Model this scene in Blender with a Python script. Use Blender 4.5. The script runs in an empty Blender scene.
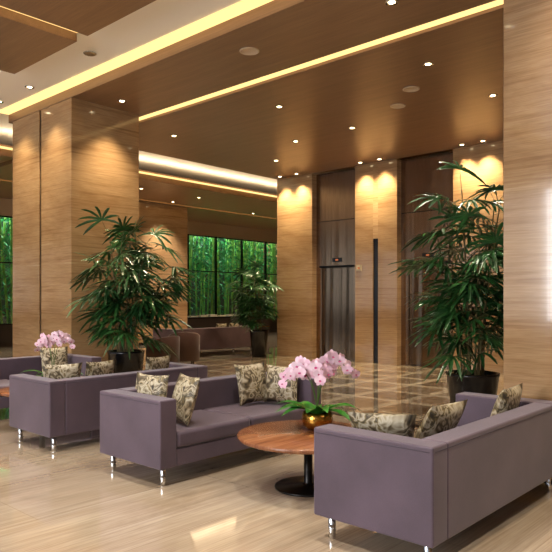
import bpy, math, random
from mathutils import Vector, Matrix
random.seed(7)
S = bpy.context.scene
COL = S.collection

def lin(h):
    h = h.lstrip('#')
    out = []
    for i in (0, 2, 4):
        c = int(h[i:i+2], 16)/255
        out.append(c/12.92 if c <= 0.04045 else ((c+0.055)/1.055)**2.4)
    return tuple(out)+(1,)

# ---------------------------------------------------------------- materials
def base(name, color='#808080', rough=0.5, metal=0.0, spec=0.5):
    m = bpy.data.materials.new(name); m.use_nodes = True
    nt = m.node_tree; b = nt.nodes['Principled BSDF']
    b.inputs['Base Color'].default_value = lin(color)
    b.inputs['Roughness'].default_value = rough
    b.inputs['Metallic'].default_value = metal
    b.inputs['Specular IOR Level'].default_value = spec
    return m, nt, b

def ramp(nt, fac, stops):
    r = nt.nodes.new('ShaderNodeValToRGB')
    e = r.color_ramp.elements
    e[0].position = stops[0][0]; e[0].color = lin(stops[0][1])
    e[1].position = stops[-1][0]; e[1].color = lin(stops[-1][1])
    for p, c in stops[1:-1]:
        n = e.new(p); n.color = lin(c)
    nt.links.new(fac, r.inputs[0])
    return r.outputs[0]

def coords(nt, scale=(1, 1, 1), rot=(0, 0, 0), kind='Object'):
    t = nt.nodes.new('ShaderNodeTexCoord'); mp = nt.nodes.new('ShaderNodeMapping')
    mp.inputs['Scale'].default_value = scale; mp.inputs['Rotation'].default_value = rot
    nt.links.new(t.outputs[kind], mp.inputs[0]); return mp.outputs[0]

def noise(nt, vec, scale=5, detail=6, rough=0.6, dist=0.0):
    n = nt.nodes.new('ShaderNodeTexNoise')
    n.inputs['Scale'].default_value = scale; n.inputs['Detail'].default_value = detail
    n.inputs['Roughness'].default_value = rough; n.inputs['Distortion'].default_value = dist
    nt.links.new(vec, n.inputs['Vector']); return n.outputs['Fac']

def bump(nt, b, h, strength=0.2, dist=0.01):
    n = nt.nodes.new('ShaderNodeBump'); n.inputs['Strength'].default_value = strength
    n.inputs['Distance'].default_value = dist
    nt.links.new(h, n.inputs['Height']); nt.links.new(n.outputs[0], b.inputs['Normal'])

def mixc(nt, fac, a, b_, mode='MIX'):
    n = nt.nodes.new('ShaderNodeMix'); n.data_type = 'RGBA'; n.blend_type = mode
    if isinstance(fac, (int, float)): n.inputs[0].default_value = fac
    else: nt.links.new(fac, n.inputs[0])
    for sock, v in ((n.inputs[6], a), (n.inputs[7], b_)):
        if isinstance(v, tuple): sock.default_value = v
        else: nt.links.new(v, sock)
    return n.outputs[2]

def streaky(name, scale, stops, rough, nscale=2.5, fine=(1, 1, 1), joint=None, famt=0.8, dist=0.1, fstop=('#b8aca0', '#ffffff'), coat=0.0, cloud=None, detail=7):
    m, nt, b = base(name, rough=rough)
    v = coords(nt, scale)
    f = noise(nt, v, nscale, detail, 0.6, dist)
    c = ramp(nt, f, stops)
    v2 = coords(nt, fine)
    f2 = noise(nt, v2, 3.0, 4, 0.6)
    c2 = ramp(nt, f2, [(0.35, fstop[0]), (0.65, fstop[1])])
    c = mixc(nt, famt, c, c2, 'MULTIPLY')
    if cloud:
        f3 = noise(nt, coords(nt, cloud), 1.6, 5, 0.65, 0.6)
        c3 = ramp(nt, f3, [(0.35, '#cfc2b4'), (0.62, '#ffffff')])
        c = mixc(nt, 0.7, c, c3, 'MULTIPLY')
    if joint:
        br = nt.nodes.new('ShaderNodeTexBrick')
        br.inputs['Color1'].default_value = (1, 1, 1, 1); br.inputs['Color2'].default_value = (.93, .92, .90, 1)
        br.inputs['Mortar'].default_value = (.7, .66, .6, 1)
        br.inputs['Scale'].default_value = 1.0
        br.inputs['Mortar Size'].default_value = 0.002
        br.inputs['Brick Width'].default_value = joint[0]; br.inputs['Row Height'].default_value = joint[1]
        nt.links.new(coords(nt), br.inputs['Vector'])
        c = mixc(nt, 1.0, c, br.outputs['Color'], 'MULTIPLY')
    nt.links.new(c, b.inputs['Base Color'])
    b.inputs['Coat Weight'].default_value = coat; b.inputs['Coat Roughness'].default_value = 0.03
    return m

M_trav = streaky('travertine_wall', (0.3, 0.3, 11.0), [(0.25, '#927250'), (0.42, '#a58560'), (0.52, '#b2936d'), (0.60, '#a98a64'), (0.78, '#c2a680')], 0.13, 2.0, (1.5, 1.5, 45), dist=0.0, famt=0.35, cloud=(.35, .35, 1.2), coat=.4, detail=5)
M_ceilwood = streaky('ceiling_wood', (4, 0.3, 4), [(0.3, '#7b5c43'), (0.5, '#846448'), (0.7, '#8d6c50')], 0.34, 2.0, (26, 0.8, 26), famt=0.4)
M_floor = streaky('floor_travertine', (0.2, 5.5, 1), [(0.25, '#b3a28c'), (0.40, '#bfae98'), (0.5, '#c9b8a1'), (0.6, '#c0af99'), (0.78, '#d5c6b1')], 0.07, 2.0, (0.5, 28, 1), joint=(3.0, 0.9), famt=0.35, coat=1.0, cloud=(.4, 1.0, 1), detail=5)
M_tablewood = streaky('table_wood', (0.8, 7, 1), [(0.3, '#6e4228'), (0.5, '#885638'), (0.7, '#9c6a48')], 0.22, 2.0, (1.5, 40, 1), famt=0.5)

# patterned marble
M_marble, nt, b = base('patterned_marble', rough=0.05)
br = nt.nodes.new('ShaderNodeTexBrick')
br.offset = 0.0; br.squash = 1.0
br.inputs['Color1'].default_value = lin('#7a6b58'); br.inputs['Color2'].default_value = lin('#a28f77')
br.inputs['Mortar'].default_value = lin('#cfc0a5'); br.inputs['Scale'].default_value = 1
br.inputs['Mortar Size'].default_value = 0.08; br.inputs['Mortar Smooth'].default_value = 0.0
br.inputs['Brick Width'].default_value = 0.85; br.inputs['Row Height'].default_value = 0.85
nt.links.new(coords(nt), br.inputs['Vector'])
vn = noise(nt, coords(nt, (1, 1, 1)), 3, 9, 0.7, 1.5)
vc = ramp(nt, vn, [(0.35, '#7a7068'), (0.5, '#ffffff'), (0.56, '#988c80'), (0.7, '#ffffff')])
nt.links.new(mixc(nt, 0.85, br.outputs['Color'], vc, 'MULTIPLY'), b.inputs['Base Color'])
b.inputs['Coat Weight'].default_value = .8; b.inputs['Coat Roughness'].default_value = .02

def fabric(name, c1, c2):
    m, nt, b = base(name, rough=0.62, spec=0.35)
    f = noise(nt, coords(nt, (1, 1, 1)), 260, 2, 0.5)
    f2 = noise(nt, coords(nt, (1, 1, 1)), 3, 3, 0.5)
    c = ramp(nt, f, [(0.3, c1), (0.7, c2)])
    c2_ = ramp(nt, f2, [(0.3, '#dcdcdc'), (0.7, '#ffffff')])
    nt.links.new(mixc(nt, 1.0, c, c2_, 'MULTIPLY'), b.inputs['Base Color'])
    b.inputs['Sheen Weight'].default_value = 0.25
    b.inputs['Sheen Roughness'].default_value = 0.4
    bump(nt, b, f, 0.25, 0.002)
    return m
M_lilac = fabric('mauve_fabric', '#534652', '#625360')
M_plum = fabric('plum_fabric', '#5c464a', '#6c555a')
M_brown = fabric('brown_leather', '#4a3026', '#563a2e')

M_pillow, nt, b = base('floral_damask_fabric', rough=0.5)
v = coords(nt)
f = noise(nt, v, 10, 2, 0.5, 1.2)
c = ramp(nt, f, [(0.30, '#2a241c'), (0.39, '#65573f'), (0.44, '#978a70'), (0.50, '#bfb6a0'), (0.55, '#84734c'), (0.60, '#3a3326'), (0.68, '#a89b80')])
nt.links.new(c, b.inputs['Base Color'])

M_white = base('ceiling_paint', '#f4efe6', 0.55)[0]
M_offwall = base('painted_wall', '#a08a70', 0.6)[0]
M_black = base('black_pot_glaze', '#101114', 0.25)[0]
M_soil = base('soil', '#20150c', 0.95)[0]
M_blackmetal = base('black_metal', '#15120f', 0.3, 0.6)[0]
M_chrome = base('chrome', '#cfcfcf', 0.12, 1.0)[0]
M_dark = base('dark_wood', '#1d120b', 0.35)[0]
M_book = base('book_paper', '#b9a98c', 0.7)[0]
M_pipe = base('seam_thread', '#3d343f', 0.7)[0]
M_grille = base('speaker_grille', '#b8a48c', 0.6)[0]

def brushed(name, c1, c2, rough):
    m, nt, b = base(name, c1, rough, 1.0)
    f = noise(nt, coords(nt, (1, 60, 0.6)), 4, 3, 0.6)
    nt.links.new(ramp(nt, f, [(0.3, c1), (0.7, c2)]), b.inputs['Base Color'])
    f2 = noise(nt, coords(nt, (1, 3.5, 0.1)), 1.5, 1, 0.5)
    bump(nt, b, f2, 0.3, 0.05)
    return m
M_bronze = brushed('brushed_bronze', '#8c7660', '#a58f78', 0.24)
M_door = brushed('elevator_door_metal', '#776451', '#917d68', 0.19)

M_gold, nt, b = base('hammered_gold', '#b88a3c', 0.25, 1.0)
vo = nt.nodes.new('ShaderNodeTexVoronoi'); vo.inputs['Scale'].default_value = 45
nt.links.new(coords(nt), vo.inputs['Vector']); bump(nt, b, vo.outputs['Distance'], 0.6, 0.004)

def leafmat(name, c1, c2, rough=0.4):
    m, nt, b = base(name, rough=rough)
    f = noise(nt, coords(nt), 3, 3)
    nt.links.new(ramp(nt, f, [(0.35, c1), (0.65, c2)]), b.inputs['Base Color'])
    return m
M_palm = leafmat('palm_leaf', '#12351a', '#2f602c', 0.32)
M_cane = leafmat('palm_cane', '#4a4a24', '#6b5a34', 0.6)
M_orleaf = leafmat('orchid_leaf', '#1f5a1c', '#3d8a2c', 0.3)
M_stem = leafmat('orchid_stem', '#3a5a20', '#5c7a30', 0.5)
M_petal = leafmat('orchid_petal', '#e2b4cc', '#f4e2ea', 0.5)
M_lip = leafmat('orchid_lip', '#9a2560', '#c04080', 0.5)
M_bamboo = leafmat('bamboo_cane', '#347e28', '#7cab46', 0.4)
M_bleaf = leafmat('bamboo_leaf', '#0e5a2e', '#28a058', 0.5)
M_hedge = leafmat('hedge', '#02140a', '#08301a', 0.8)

def emis(name, col, st):
    m = bpy.data.materials.new(name); m.use_nodes = True
    nt = m.node_tree; nt.nodes.clear()
    e = nt.nodes.new('ShaderNodeEmission'); e.inputs[0].default_value = lin(col); e.inputs[1].default_value = st
    o = nt.nodes.new('ShaderNodeOutputMaterial'); nt.links.new(e.outputs[0], o.inputs[0]); return m
M_cove = emis('warm_cove_led', '#ffcf82', 1.2)
M_lamp = emis('downlight_glow', '#ffe8b8', 10)
M_amber = emis('amber_indicator', '#c06a40', .6)
M_glass = bpy.data.materials.new('window_glass'); M_glass.use_nodes = True
nt = M_glass.node_tree; nt.nodes.clear()
tr = nt.nodes.new('ShaderNodeBsdfTransparent'); gl = nt.nodes.new('ShaderNodeBsdfGlossy'); gl.inputs['Roughness'].default_value = 0.02
mx = nt.nodes.new('ShaderNodeMixShader'); mx.inputs[0].default_value = 0.07
o = nt.nodes.new('ShaderNodeOutputMaterial')
nt.links.new(tr.outputs[0], mx.inputs[1]); nt.links.new(gl.outputs[0], mx.inputs[2]); nt.links.new(mx.outputs[0], o.inputs[0])

# ---------------------------------------------------------------- geometry
def empty(name, loc, rz=0):
    e = bpy.data.objects.new(name, None); e.empty_display_size = 0.2
    e.location = loc; e.rotation_euler[2] = rz; COL.objects.link(e); return e

def mkobj(name, verts, faces, mats, mi=None, parent=None, loc=(0, 0, 0), smooth=False):
    me = bpy.data.meshes.new(name); me.from_pydata([tuple(v) for v in verts], [], faces)
    if not isinstance(mats, (list, tuple)): mats = [mats]
    for m in mats: me.materials.append(m)
    if mi: me.polygons.foreach_set('material_index', mi)
    if smooth: me.polygons.foreach_set('use_smooth', [True]*len(me.polygons))
    me.update()
    o = bpy.data.objects.new(name, me); o.location = loc; COL.objects.link(o)
    if parent: o.parent = parent
    return o

def box(name, x0, x1, y0, y1, z0, z1, mat, parent=None, bevel=0, seg=3):
    cx, cy, cz = (x0+x1)/2, (y0+y1)/2, (z0+z1)/2
    a, b_, c = (x1-x0)/2, (y1-y0)/2, (z1-z0)/2
    v = [(sx*a, sy*b_, sz*c) for sz in (-1, 1) for sy in (-1, 1) for sx in (-1, 1)]
    f = [(0, 2, 3, 1), (4, 5, 7, 6), (0, 1, 5, 4), (2, 6, 7, 3), (0, 4, 6, 2), (1, 3, 7, 5)]
    o = mkobj(name, v, f, mat, parent=parent, loc=(cx, cy, cz), smooth=bevel > 0)
    if bevel:
        md = o.modifiers.new('bevel', 'BEVEL'); md.width = bevel; md.segments = seg; md.limit_method = 'NONE'
        md.harden_normals = True
    return o

class MB:
    def __init__(s): s.v = []; s.f = []; s.m = []
    def face(s, idx, m): s.f.append(tuple(idx)); s.m.append(m)
    def tube(s, pts, rad, m=0, n=6, cap=True):
        pts = [Vector(p) for p in pts]
        if isinstance(rad, (int, float)): rad = [rad]*len(pts)
        st = len(s.v)
        for i, p in enumerate(pts):
            t = (pts[min(i+1, len(pts)-1)]-pts[max(i-1, 0)]).normalized()
            a = t.orthogonal().normalized() if abs(t.z) > 0.9 else t.cross(Vector((0, 0, 1))).normalized()
            if abs(t.z) > 0.9:
                a = Vector((1, 0, 0)); a = (a-t*a.dot(t)).normalized()
            b_ = t.cross(a)
            for k in range(n):
                an = 2*math.pi*k/n
                s.v.append(p+(a*math.cos(an)+b_*math.sin(an))*rad[i])
        for i in range(len(pts)-1):
            for k in range(n):
                k2 = (k+1) % n
                s.face((st+i*n+k, st+i*n+k2, st+(i+1)*n+k2, st+(i+1)*n+k), m)
        if cap:
            s.face([st+k for k in range(n)][::-1], m)
            e = st+(len(pts)-1)*n; s.face([e+k for k in range(n)], m)
    def lathe(s, prof, m=0, n=32, c=(0, 0, 0)):
        st = len(s.v); c = Vector(c)
        for r, z in prof:
            for k in range(n):
                an = 2*math.pi*k/n
                s.v.append(c+Vector((r*math.cos(an), r*math.sin(an), z)))
        for i in range(len(prof)-1):
            for k in range(n):
                k2 = (k+1) % n
                s.face((st+i*n+k, st+i*n+k2, st+(i+1)*n+k2, st+(i+1)*n+k), m)
        s.face([st+k for k in range(n)][::-1], m)
        e = st+(len(prof)-1)*n; s.face([e+k for k in range(n)], m)
    def strip(s, pts, side, widths, m=0, fold=0.0, up=Vector((0, 0, 1))):
        st = len(s.v)
        for p, w in zip(pts, widths):
            s.v += [p-side*w+up*fold*w, p.copy(), p+side*w+up*fold*w]
        for i in range(len(pts)-1):
            a = st+i*3
            s.face((a, a+1, a+4, a+3), m); s.face((a+1, a+2, a+5, a+4), m)
    def obj(s, name, mats, parent=None, loc=(0, 0, 0), smooth=True):
        return mkobj(name, s.v, s.f, mats, s.m, parent, loc, smooth)

# ---------------------------------------------------------------- room shell
box('floor', -5, 24.2, -5, 24, -0.2, 0, M_floor)
box('floor_marble_inlay', 6.75, 12.9, -5, 16.5, -0.02, 0.003, M_marble)
box('trim_1', 6.62, 6.75, -5, 16.5, -0.02, 0.003, M_dark)
box('ceiling', -5, 24.2, -5, 20.2, 5.25, 5.4, M_white)
box('ceiling_panel', 5.29, 6.68, -5, 11.44, 4.75, 5.0, M_ceilwood)
box('ceiling_panel', 6.90, 12.64, -5, 11.44, 4.75, 5.0, M_ceilwood)
box('ceiling_panel', 6.90, 24, 14.1, 16.9, 4.75, 5.0, M_ceilwood)
box('ceiling_panel', 6.90, 24, 17.1, 20, 4.75, 5.0, M_ceilwood)
box('ceiling_panel', -5, 6.7, 14.1, 20, 4.75, 5.0, M_ceilwood)
box('ceiling_panel', -5, 4.2, -5, 4.6, 4.75, 5.0, M_ceilwood)
box('ceiling_panel', -5, 4.2, 4.85, 6.95, 4.75, 5.0, M_ceilwood)
box('ceiling_panel', -5, 4.2, 7.2, 8.9, 4.75, 5.0, M_ceilwood)
box('ceiling_bulkhead', 4.24, 5.08, -5, 14, 4.92, 5.25, M_white)
# LED coves
box('cove_light', 6.68, 6.90, -5, 11.44, 4.79, 4.81, M_cove)
box('cove_light', 5.08, 5.29, -5, 11.44, 4.90, 4.92, M_cove)
box('cove_light', 6.7, 12.64, 11.46, 11.62, 4.9, 4.92, M_cove)
box('cove_light', -5, 24, 13.95, 14.09, 4.9, 4.92, M_cove)
box('cove_light', -5, 4.2, 4.62, 4.83, 4.85, 4.87, M_cove)
box('cove_light', -5, 4.2, 6.97, 7.18, 4.85, 4.87, M_cove)
box('cove_light', -5, 4.2, 8.92, 9.12, 4.85, 4.87, M_cove)
box('cove_light', 6.9, 24, 16.9, 17.1, 4.8, 4.82, M_cove)

# walls
box('wall_west', -5.2, -5, -5, 24, 0, 1.0, M_offwall)
box('wall_west_header', -5.2, -5, -5, 24, 4.2, 5.4, M_offwall)
for i in range(8):
    box('added_west_mullion', -5.15, -5.0, -5+i*3.5, -4.85+i*3.5, 1.0, 4.2, M_blackmetal)  # bars of an unseen west opening, added to frame the fill light
box('wall_south', -5, 13, -5.2, -5, 0, 5.4, M_trav)
box('wall_north', -5, 24.2, 20, 20.15, 0, 0.7, M_dark)
box('wall_north_header', -5, 24.2, 20, 20.15, 4.2, 5.4, M_offwall)
box('wall_east', 24, 24.2, 11.2, 24, 0, 5.4, M_trav)
box('wall_lobby_return', 13.3, 24.2, 11.0, 11.2, 0, 5.4, M_trav)
box('wall_elevator_back', 13.16, 13.3, -5, 11.2, 0, 5.25, M_trav)

# windows on north side
wroot = empty('window_1', (0, 20.05, 0))
for i in range(20):
    x = -5+i*1.55
    box('mullion_%d' % i, x-0.03, x+0.03, -0.05, 0.05, 0.7, 4.2, M_blackmetal, wroot)
for z in (0.72, 2.7, 4.17):
    box('transom', -5, 24, -0.045, 0.045, z-0.02, z+0.02, M_blackmetal, wroot)
box('glass', -5, 24, -0.006, 0.006, 0.7, 4.2, M_glass, wroot)

# bamboo garden behind windows
mb = MB()
for i in range(230):
    x = random.uniform(3, 24.5); y = random.uniform(20.5, 22.6)
    lx, ly = random.uniform(-.4, .4), random.uniform(-.1, .1)
    r = random.uniform(0.025, 0.05)
    mb.tube([(x+lx*t, y+ly*t, 0.0+4.8*t) for t in (0, .33, .66, 1)], r, 0, 6)
for i in range(14000):
    c = Vector((random.uniform(3, 24.5), random.uniform(20.4, 23), max(0.3, random.gauss(3.4, 1.0))))
    a = random.uniform(0, 6.28); d = Vector((math.cos(a), math.sin(a)*.5, random.uniform(-1.1, -.1))).normalized()
    s_ = d.cross(Vector((0, 1, .2))).normalized()
    L = random.uniform(.18, .36); w = .028
    n0 = len(mb.v); mb.v += [c, c+d*L*.4+s_*w, c+d*L, c+d*L*.4-s_*w]; mb.face((n0, n0+1, n0+2, n0+3), 1)
mb.obj('bamboo_garden', [M_bamboo, M_bleaf], smooth=False)
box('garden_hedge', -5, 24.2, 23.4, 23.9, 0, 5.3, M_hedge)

# columns ------------------------------------------------------
def column(x0, x1, y0, y1, top=4.86, strips=True):
    e = empty('stone_column', ((x0+x1)/2, (y0+y1)/2, 0))
    a, b_ = (x1-x0)/2, (y1-y0)/2
    box('core', -a+.02, a-.02, -b_+.02, b_-.02, 0, top, M_blackmetal, e)
    if strips:
        box('cladding_left', -a, a, -b_, -0.035, 0.1, top, M_trav, e)
        box('cladding_right', -a, a, 0.035, b_, 0.1, top, M_trav, e)
    else:
        box('cladding', -a, a, -b_, b_, 0.1, top, M_trav, e)
    box('plinth', -a+.01, a-.01, -b_+.01, b_-.01, 0, 0.1, M_blackmetal, e)
column(5.30, 6.60, 9.25, 11.3)
column(5.30, 6.60, 0.14, 2.19)
column(12.0, 14.4, 17.3, 18.6, 4.75, False)
column(5.30, 6.60, 17.3, 19.0, 4.75, False)

# elevator wall ------------------------------------------------
XW = 12.64
pil = [(10.23, 11.44), (7.72, 8.89), (5.23, 6.33), (2.6, 3.85), (0.1, 1.3), (-4.98, -1.2)]
for i, (a, b_) in enumerate(pil):
    if i == 1:
        e = empty('elevator_pilaster', (XW+.25, (a+b_)/2, 0))
        h = (b_-a)/2
        box('stone_a', -.25, .25, -h, -.07, 0, 4.75, M_trav, e)
        box('stone_b', -.25, .25, .07, h, 0, 4.75, M_trav, e)
        box('stone_top', -.25, .25, -.07, .07, 2.95, 4.75, M_trav, e)
        box('slot_panel', -.22, .2, -.07, .07, 0, 2.95, M_black, e)
    else:
        box('elevator_pilaster', XW, XW+.5, a, b_, 0, 4.75, M_trav)
el = [(8.89, 10.23), (6.33, 7.72), (3.85, 5.23), (1.3, 2.6), (-1.2, 0.1)]
for a, b_ in el:
    e = empty('elevator', (XW+.18, (a+b_)/2, 0))
    h = (b_-a)/2-.003; dw = 0.5
    box('header_panel', 0, .1, -h, h, 2.37, 4.74, M_bronze, e)
    box('header_seam', -.004, 0, -h, h, 3.5, 3.515, M_blackmetal, e)
    box('jamb_left', 0, .1, -h, -dw, 0, 2.37, M_bronze, e)
    box('jamb_right', 0, .1, dw, h, 0, 2.37, M_bronze, e)
    box('reveal_top', -.03, .0, -dw-.05, dw+.05, 2.32, 2.37, M_blackmetal, e)
    box('door_leaf_1', .08, .12, -dw, -.004, 0, 2.37, M_door, e)
    box('door_leaf_2', .08, .12, .004, dw, 0, 2.37, M_door, e)
    box('indicator_case', -.02, 0, -.14, .14, 2.46, 2.56, M_black, e)
    box('indicator_lamp', -.024, -.02, -.04, .04, 2.49, 2.53, M_amber, e)
    box('sill', -.17, .08, -dw, dw, 0.0, 0.01, M_chrome, e)
e = empty('call_button_panel', (XW-.001, 8.77, 0))
box('plate', -.02, 0, -.07, .07, 2.2, 2.34, M_book, e); box('lamp', -.024, -.02, -.03, .03, 2.25, 2.29, M_amber, e)

# downlights and vents -----------------------------------------
def downlight(x, y, z, power=60, cone=75, col=(1, .86, .68), aim=None, blend=.8):
    e = empty('ceiling_downlight', (x, y, z))
    mb = MB(); mb.lathe([(.04, -.004), (.07, -.010), (.075, -.004), (.075, -.001), (.04, -.001)], 0, 20)
    mb.obj('ring', [M_chrome], e)
    mb = MB(); mb.lathe([(.001, -.005), (.04, -.005)], 0, 16); mb.obj('lens', [M_lamp], e)
    l = bpy.data.lights.new('beam', 'SPOT'); l.energy = power; l.spot_size = math.radians(cone); l.spot_blend = blend
    l.color = col; l.shadow_soft_size = .05
    lo = bpy.data.objects.new('beam', l); lo.parent = e; lo.location = (0, 0, -.03); COL.objects.link(lo)
    if aim:
        lo.rotation_euler = Vector(aim).to_track_quat('-Z', 'Y').to_euler()
for x, y in [(7.85, 1.6), (7.85, 4.3), (7.9, 7.1), (7.9, 9.9), (9.8, 1.6), (9.75, 4.2), (9.8, 6.96), (9.85, 8.4), (10.9, 9.9)]:
    downlight(x, y, 4.75, 180, 90)
for a, b_ in pil[:4]:
    for yy in (a+.32, b_-.32):
        downlight(XW-.24, yy, 4.75, 270, 95, (1, .79, .48), blend=1)
downlight(5.95, 3.7, 4.75, 200, 80, blend=1)
downlight(5.95, 8.80, 4.75, 260, 90, (1, .8, .52), blend=1)
for y in (9.75, 10.85):
    downlight(4.85, y, 4.92, 190, 90, (1, .8, .52), blend=1)
downlight(4.85, 1.2, 4.92, 220, 90, (1, .8, .52), blend=1)
for x, y in [(3.2, 3.0), (1.0, 3.0), (3.2, 5.9), (1.0, 5.9), (3.2, 8.3), (1, 8.3), (3.2, 0), (1, 0)]:
    downlight(x, y, 4.75, 230, 100, (1, .93, .83))
for x in (8, 11, 13.2, 17, 20):
    downlight(x, 15.3, 4.75, 250, 95)
    downlight(x, 16.6, 4.75, 400, 95)
for x, y in [(5.87, 5.8), (9.2, 5.6), (8.6, 5.0)]:
    e = empty('ceiling_speaker', (x, y, 4.75))
    mb = MB(); mb.lathe([(.13, -.001), (.13, -.01), (.115, -.014), (.11, -.008), (.001, -.008)], 0, 24); mb.obj('grille', [M_grille], e)
e = empty('ceiling_speaker', (4.75, 7.8, 4.92)); mb = MB(); mb.lathe([(.09, -.001), (.09, -.01), (.07, -.014), (.001, -.008)], 0, 24); mb.obj('grille', [M_chrome], e)

# ---------------------------------------------------------------- furniture
def superell(name, a, b_, c, mat, parent, loc, e1=.28, e2=.16, n=48, m=24):
    f = lambda w, e: math.copysign(abs(w)**e, w)
    v = []; fc = []
    for i in range(m+1):
        ph = -math.pi/2+math.pi*i/m
        for j in range(n):
            th = 2*math.pi*j/n
            v.append((a*f(math.cos(ph), e1)*f(math.cos(th), e2), b_*f(math.cos(ph), e1)*f(math.sin(th), e2), c*f(math.sin(ph), e1*1.6)))
    for i in range(m):
        for j in range(n):
            j2 = (j+1) % n
            fc.append((i*n+j, i*n+j2, (i+1)*n+j2, (i+1)*n+j))
    return mkobj(name, v, fc, mat, parent=parent, loc=loc, smooth=True)

def sofa(loc, rz, L=2.06, D=.87, H=.70, mat=M_lilac, t=.17):
    e = empty('sofa', (loc[0], loc[1], 0), rz)
    x, y = L/2, D/2
    z0 = .15
    box('arm_left', -x, -x+t, -y, y, z0, H, mat, e, .014, 4)
    box('arm_right', x-t, x, -y, y, z0, H, mat, e, .014, 4)
    box('backrest', -x+t+.001, x-t-.001, -y, -y+t, z0, H, mat, e, .014, 4)
    box('seat_base', -x+t+.001, x-t-.001, -y+t+.001, y-.005, z0, .29, mat, e, .012, 3)
    w = (L-2*t)/2
    for k in (-1, 1):
        box('seat_cushion_%d' % (1 if k < 0 else 2), k*w/2-w/2+.003, k*w/2+w/2-.003, -y+t+.002, y+.005, .292, .43, mat, e, .035, 5)
    for sx in (-1, 1):
        mb = MB(); xx = sx*x
        mb.tube([(xx, -y+.02, H-.03), (xx, y-.02, H-.03)], .0025, 0, 6)
        mb.obj('seam_%d' % (sx+2), [M_pipe], e)
    mb = MB(); mb.tube([(-x+.02, -y, H-.03), (x-.02, -y, H-.03)], .0025, 0, 6); mb.obj('seam_back', [M_pipe], e)
    i = 0
    for sx in (-1, 1):
        for sy in (-1, 1):
            i += 1
            mb = MB(); mb.lathe([(.022, 0), (.024, .004), (.024, .15), (.02, .152)], 0, 16, (sx*(x-.09), sy*(y-.08), 0))
            mb.obj('leg_%d' % i, [M_chrome], e)
    return e
sofa((4.15, 2.085), 0, 2.10, .83)
sofa((4.11, 4.47), math.pi)
sofa((4.11, 6.22), 0)
sofa((3.9, 8.22), math.pi)
sofa((11.75, 13.3), 0, 3.0, .9, .74, M_plum)

def pillow(loc, yaw, tilt=-.25, s=.205, th=.07, roll=0):
    n = 18; v = []; f = []
    for side in (1, -1):
        for i in range(n+1):
            for j in range(n+1):
                x = -1+2*i/n; z = -1+2*j/n
                h = th*(max(0, (1-x*x))*max(0, (1-z*z)))**.42
                v.append((s*x*(1-.09*(1-z*z)), side*h, s*z*(1-.09*(1-x*x))))
    N = (n+1)**2
    for i in range(n):
        for j in range(n):
            a = i*(n+1)+j
            f.append((a, a+1, a+n+2, a+n+1)); f.append((N+a, N+a+n+1, N+a+n+2, N+a+1))
    o = mkobj('throw_pillow', v, f, M_pillow, loc=loc, smooth=True)
    o.rotation_euler = (tilt, roll, yaw)
    return o
Zp = .432+.205
pillow((3.50, 2.24, .615), math.radians(-62), .62, .215)
pillow((3.86, 2.05, .632), math.radians(-4), .5, .22)
pillow((4.79, 1.97, Zp+.005), math.radians(4), .32, .215)
pillow((3.42, 4.62, Zp+.003), math.radians(97), .14)
pillow((3.54, 4.30, Zp+.005), math.radians(74), .28, .21)
pillow((4.66, 4.56, Zp+.005), math.radians(-4), -.22, .21)
pillow((4.83, 4.31, Zp), math.radians(-76), -.16, .195)
pillow((4.62, 6.12, Zp), math.radians(10), .2)
pillow((3.42, 6.16, Zp), math.radians(-20), .2)
pillow((3.85, 6.14, Zp), math.radians(8), .2)
pillow((4.5, 8.30, Zp), math.radians(-8), -.25)
pillow((12.2, 13.2, Zp+.01), 0, .25); pillow((12.7, 13.2, Zp+.01), .1, .25)

def coffee_table(x, y, r=.57, h=.43):
    e = empty('coffee_table', (x, y, 0))
    mb = MB(); mb.lathe([(r-.05, h-.04), (r-.012, h-.035), (r, h-.022), (r, h-.008), (r-.006, h)], 0, 72); mb.obj('top', [M_tablewood], e)
    mb = MB(); mb.lathe([(.27, 0), (.27, .012), (.26, .018), (.05, .022), (.035, .04), (.035, h-.06), (.12, h-.05), (.12, h-.04)], 0, 40); mb.obj('pedestal', [M_blackmetal], e)
coffee_table(3.93, 3.22)
coffee_table(3.75, 7.22, .5)

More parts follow.
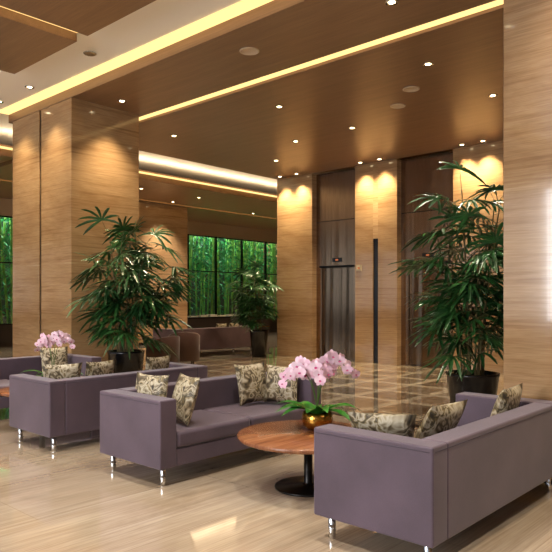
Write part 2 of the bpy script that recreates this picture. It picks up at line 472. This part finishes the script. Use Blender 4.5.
def orchid(loc, spread=.42, hgt=.62, seed=1, angs=(2.35, -0.8, 2.9, -1.4, .6), fs=.06):
    R = random.Random(seed)
    e = empty('potted_orchid', loc)
    mb = MB(); mb.lathe([(.07, 0), (.085, .004), (.115, .03), (.13, .07), (.128, .11), (.118, .14), (.112, .14), (.118, .11), (.1, .1)], 0, 36); mb.obj('pot', [M_gold], e)
    mb = MB(); mb.lathe([(.11, .10), (.11, .115), (.001, .125)], 0, 20); mb.obj('moss', [M_soil], e)
    mb = MB()
    for i in range(14):
        a = i/14*6.283+R.uniform(-.2, .2); L = R.uniform(.24, .38); d = Vector((math.cos(a), math.sin(a), 0))
        sd = Vector((-d.y, d.x, 0)); el = R.uniform(.4, .9)
        pts = [Vector((0, 0, .12))+d*(.03+L*t)+Vector((0, 0, L*(el*t-.62*t*t))) for t in [q/6 for q in range(7)]]
        mb.strip(pts, sd, [.014, .034, .044, .046, .04, .026, .002], 0, .25)
    mb.obj('leaves', [M_orleaf], e)
    mb = MB()
    def flower(c, n, s):
        n = n.normalized(); u = n.cross(Vector((0, 0, 1)))
        if u.length < .1: u = Vector((1, 0, 0))
        u.normalize(); w = u.cross(n)
        for k in range(5):
            an = math.pi/2+k*2*math.pi/5
            big = k in (1, 4)
            pd = u*math.cos(an)+w*math.sin(an); ps = n.cross(pd)
            L = s*(1.05 if big else 1.0); W = s*(.62 if big else .36)
            cup = -.15 if not big else .12
            mb.strip([c+pd*L*t+n*(cup*L*t*t) for t in (.05, .3, .6, .85, 1)], ps, [W*.35, W*.85, W, W*.7, W*.15], 1, .1, n)
        for k in range(3):
            an = -math.pi/2+(k-1)*.9
            pd = (u*math.cos(an)+w*math.sin(an))*.6+n*.6; ps = n.cross(pd).normalized()
            mb.strip([c+n*.004+pd*s*.42*t for t in (0, .5, 1)], ps, [s*.07, s*.15, s*.04], 2, .3, n)
    for i, a0 in enumerate(angs):
        a = a0+R.uniform(-.2, .2)
        d = Vector((math.cos(a), math.sin(a), 0))
        sp = spread*R.uniform(.6, 1.1); hh = hgt*R.uniform(.72, 1.0)
        pts = []
        for q in range(13):
            t = q/12
            pts.append(Vector((0, 0, .12))+d*(sp*t**1.6)+Vector((0, 0, (hh-.12)*(math.sin(min(1, t*1.25)*math.pi/2)) - .24*max(0, t-.6)**1.3*hh*3)))
        mb.tube(pts, .0035, 0, 5)
        sg = 1
        for q in range(6, 13):
            sg = -sg
            sd = Vector((-d.y, d.x, 0))*sg
            c = pts[q]+sd*R.uniform(.02, .045)+Vector((0, 0, R.uniform(-.03, .03)))
            nn = Vector((-.74, -.67, -.05))*R.uniform(.7, 1.2)+sd*R.uniform(.1, .6)+d*.3+Vector((R.uniform(-.4, .4), R.uniform(-.4, .4), R.uniform(-.2, .2)))
            flower(c, nn, fs*R.uniform(.85, 1.1)*(1-.3*(q-6)/6))
    mb.obj('blossoms', [M_stem, M_petal, M_lip], e, smooth=True)
orchid((4.12, 3.28, .431), .36, .66, 3, (2.35, -0.8, 2.6, -1.1, .3, -2.2), .06)
orchid((3.88, 7.20, .431), .30, .82, 5, (2.35, -0.8, 1.9, -1.6), .052)

def palm(loc, height, spread, potr, poth, seed, ncane=9, nf=9, zmin=.3, leaf=.38, bias=(0, 0), ok=lambda p: True, lw=1.0):
    R = random.Random(seed)
    e = empty('potted_palm', (loc[0], loc[1], 0)); O = Vector((loc[0], loc[1], 0))
    mb = MB(); mb.lathe([(potr*.72, 0), (potr*.76, .01), (potr*.98, poth*.93), (potr, poth*.95), (potr, poth), (potr*.93, poth), (potr*.9, poth*.92)], 0, 36)
    mb.obj('pot', [M_black], e)
    mb = MB(); mb.lathe([(potr*.9, poth*.85), (potr*.9, poth*.9), (.001, poth*.93)], 0, 24); mb.obj('soil', [M_soil], e)
    mb = MB()
    for c in range(ncane):
        a = c/ncane*6.283+R.uniform(-.3, .3)
        r0 = potr*.5*R.uniform(.3, 1)
        ch = (height-poth)*R.uniform(.45, .92)
        tilt = spread*.35*R.uniform(.3, 1)
        P = lambda t: Vector((math.cos(a)*(r0+tilt*t**1.5)+bias[0]*t*.5, math.sin(a)*(r0+tilt*t**1.5)+bias[1]*t*.5, poth*.88+ch*t))
        mb.tube([P(t/6) for t in range(7)], [.014-.0012*t for t in range(7)], 1, 6)
        for k in range(nf):
            t = zmin+(1-zmin)*k/(nf-1)
            p = P(t)
            az = k*2.4+c*1.1+R.uniform(-.3, .3)
            el = R.uniform(.1, .8)+(.5 if k == nf-1 else 0)
            d = Vector((math.cos(az)+bias[0], math.sin(az)+bias[1], 0)).normalized()*math.cos(el)+Vector((0, 0, math.sin(el)))
            pl = spread*R.uniform(.18, .55)
            q = [p+d*pl*s_+Vector((0, 0, -.12*pl*s_*s_)) for s_ in (0, .5, 1)]
            tip = q[-1]
            f = (q[2]-q[1]).normalized(); sd = f.cross(Vector((0, 0, 1))).normalized(); up = sd.cross(f)
            ro = R.uniform(-.6, .6); sd, up = sd*math.cos(ro)+up*math.sin(ro), up*math.cos(ro)-sd*math.sin(ro)
            nl = R.randint(8, 11)
            blades = []; good = True
            ff = (f+Vector((0, 0, -.25))).normalized()
            for j in range(nl):
                an = (-1+2*j/(nl-1))*1.75
                ld = ff*math.cos(an)+sd*math.sin(an)+up*.12
                ld.normalize(); ls = ld.cross(up).normalized()
                L = leaf*R.uniform(.8, 1.1)*(1-.2*abs(an)/1.75); dr = R.uniform(.25, .55)
                pts = [tip+ld*L*s_+Vector((0, 0, -L*dr*s_*s_)) for s_ in (0, .25, .55, .85, 1)]
                if not all(ok(O+pp) for pp in pts): good = False
                blades.append((pts, ls))
            if not good: continue
            mb.tube(q, .004, 1, 4, False)
            for pts, ls in blades:
                mb.strip(pts, ls, [.005*lw, .018*lw, .022*lw, .017*lw, .004*lw], 0, .25, up)
    mb.obj('fronds', [M_palm, M_cane], e, smooth=False)
palm((5.82, 8.50), 2.7, 1.15, .29, .70, 11, 12, 10, .22, .44, (.0, -.12), lambda p: p.y < 9.2 and (p.x > 5.0 or p.z > 1.0), 1.05)
palm((7.62, 3.55), 3.3, .9, .33, .58, 21, 12, 12, .22, .42, (0, 0), lambda p: p.z < 4.6, 1.0)
palm((12.1, 11.6), 2.25, .75, .25, .7, 31, 10, 9, .2, .36, (-.2, .2), lambda p: p.x < 12.55 or p.y > 11.5)

def tub_chair(loc, rz, mat):
    e = empty('tub_armchair', (loc[0], loc[1], 0), rz)
    n = 28; v = []; f = []
    for i in range(n+1):
        an = math.radians(-200+220*i/n)
        t = abs(i/n-.5)*2
        top = .78-.16*t**2
        for r, z in ((.36, .12), (.37, top-.02), (.355, top), (.30, top), (.285, top-.02), (.28, .12)):
            v.append((r*math.cos(an), r*math.sin(an)*.95, z))
    for i in range(n):
        for k in range(6):
            k2 = (k+1) % 6; f.append((i*6+k, i*6+k2, (i+1)*6+k2, (i+1)*6+k))
    f.append((0, 1, 2, 3, 4, 5)); f.append(tuple(n*6+k for k in (5, 4, 3, 2, 1, 0)))
    mkobj('shell', v, f, mat, parent=e, smooth=True)
    superell('seat', .275, .27, .12, mat, e, (0, .02, .32), .3, .6)
    for i, (sx, sy) in enumerate(((-1, -1), (1, -1), (-1, 1), (1, 1))):
        mb = MB(); mb.lathe([(.014, 0), (.02, .14)], 0, 10, (sx*.2, sy*.19, 0)); mb.obj('leg_%d' % (i+1), [M_dark], e)
tub_chair((7.95, 10.35), 0.2, M_brown)
tub_chair((9.3, 11.3), -.6, M_brown)

# console counter in front of windows
e = empty('console_counter', (17.5, 18.9, 0))
box('body', -2.6, 2.6, -.25, .25, 0, .78, M_dark, e)
box('top', -2.7, 2.7, -.3, .3, .78, .84, M_blackmetal, e)
box('brass_line', -2.6, 2.6, -.256, -.25, .35, .37, M_gold, e)
e = empty('book_stack', (17.2, 18.9, .84))
for i in range(6):
    box('book_%d' % i, -1.4+i*.5, -1.05+i*.5, -.13, .13, 0, .04+.02*(i % 3), M_book, e)
coffee_table(10.6, 15.2, .5)

# ---------------------------------------------------------------- lights
def area(name, loc, direction, sx, sy, power, col=(1, 1, 1)):
    l = bpy.data.lights.new(name, 'AREA'); l.shape = 'RECTANGLE'; l.size = sx; l.size_y = sy
    l.energy = power; l.color = col
    o = bpy.data.objects.new(name, l); o.location = loc
    o.rotation_euler = Vector(direction).to_track_quat('-Z', 'Z').to_euler(); COL.objects.link(o); return o
area('daylight_fill_west', (-5.6, 4, 2.6), (1, 0, -.02), 16, 3.2, 1700, (.98, .98, 1))  # added fill light behind the camera, outside the invented west opening
area('garden_light', (13.5, 21.4, 5.2), (0, .25, -1), 20, 1.2, 800, (.85, 1, .85))
def uplight(x, y, sx, sy, p, z=5.02):
    l = bpy.data.lights.new('cove_uplight', 'AREA'); l.shape = 'RECTANGLE'; l.size = sx; l.size_y = sy
    l.energy = p; l.color = (1, .82, .55)
    o = bpy.data.objects.new('cove_uplight', l); o.location = (x, y, z); o.rotation_euler = (math.pi, 0, 0); COL.objects.link(o)
uplight(9.8, 11.8, 5.5, .1, 20, 4.95)
uplight(14, 13.85, 16, .1, 50, 4.95)
uplight(0, 9.4, 8, .1, 50, 4.95)
w = bpy.data.worlds.new('world'); S.world = w; w.use_nodes = True
w.node_tree.nodes['Background'].inputs[0].default_value = (.8, .88, 1, 1)
w.node_tree.nodes['Background'].inputs[1].default_value = .8

cam = bpy.data.cameras.new('camera'); cam.lens = 632/552*36; cam.sensor_width = 36; cam.shift_y = 24/552
co = bpy.data.objects.new('camera', cam); co.location = (0, 0, 1.5)
co.rotation_euler = (math.pi/2, 0, math.radians(42.25-90)); COL.objects.link(co); S.camera = co
S.view_settings.view_transform = 'Standard'
S.view_settings.exposure = 0.65
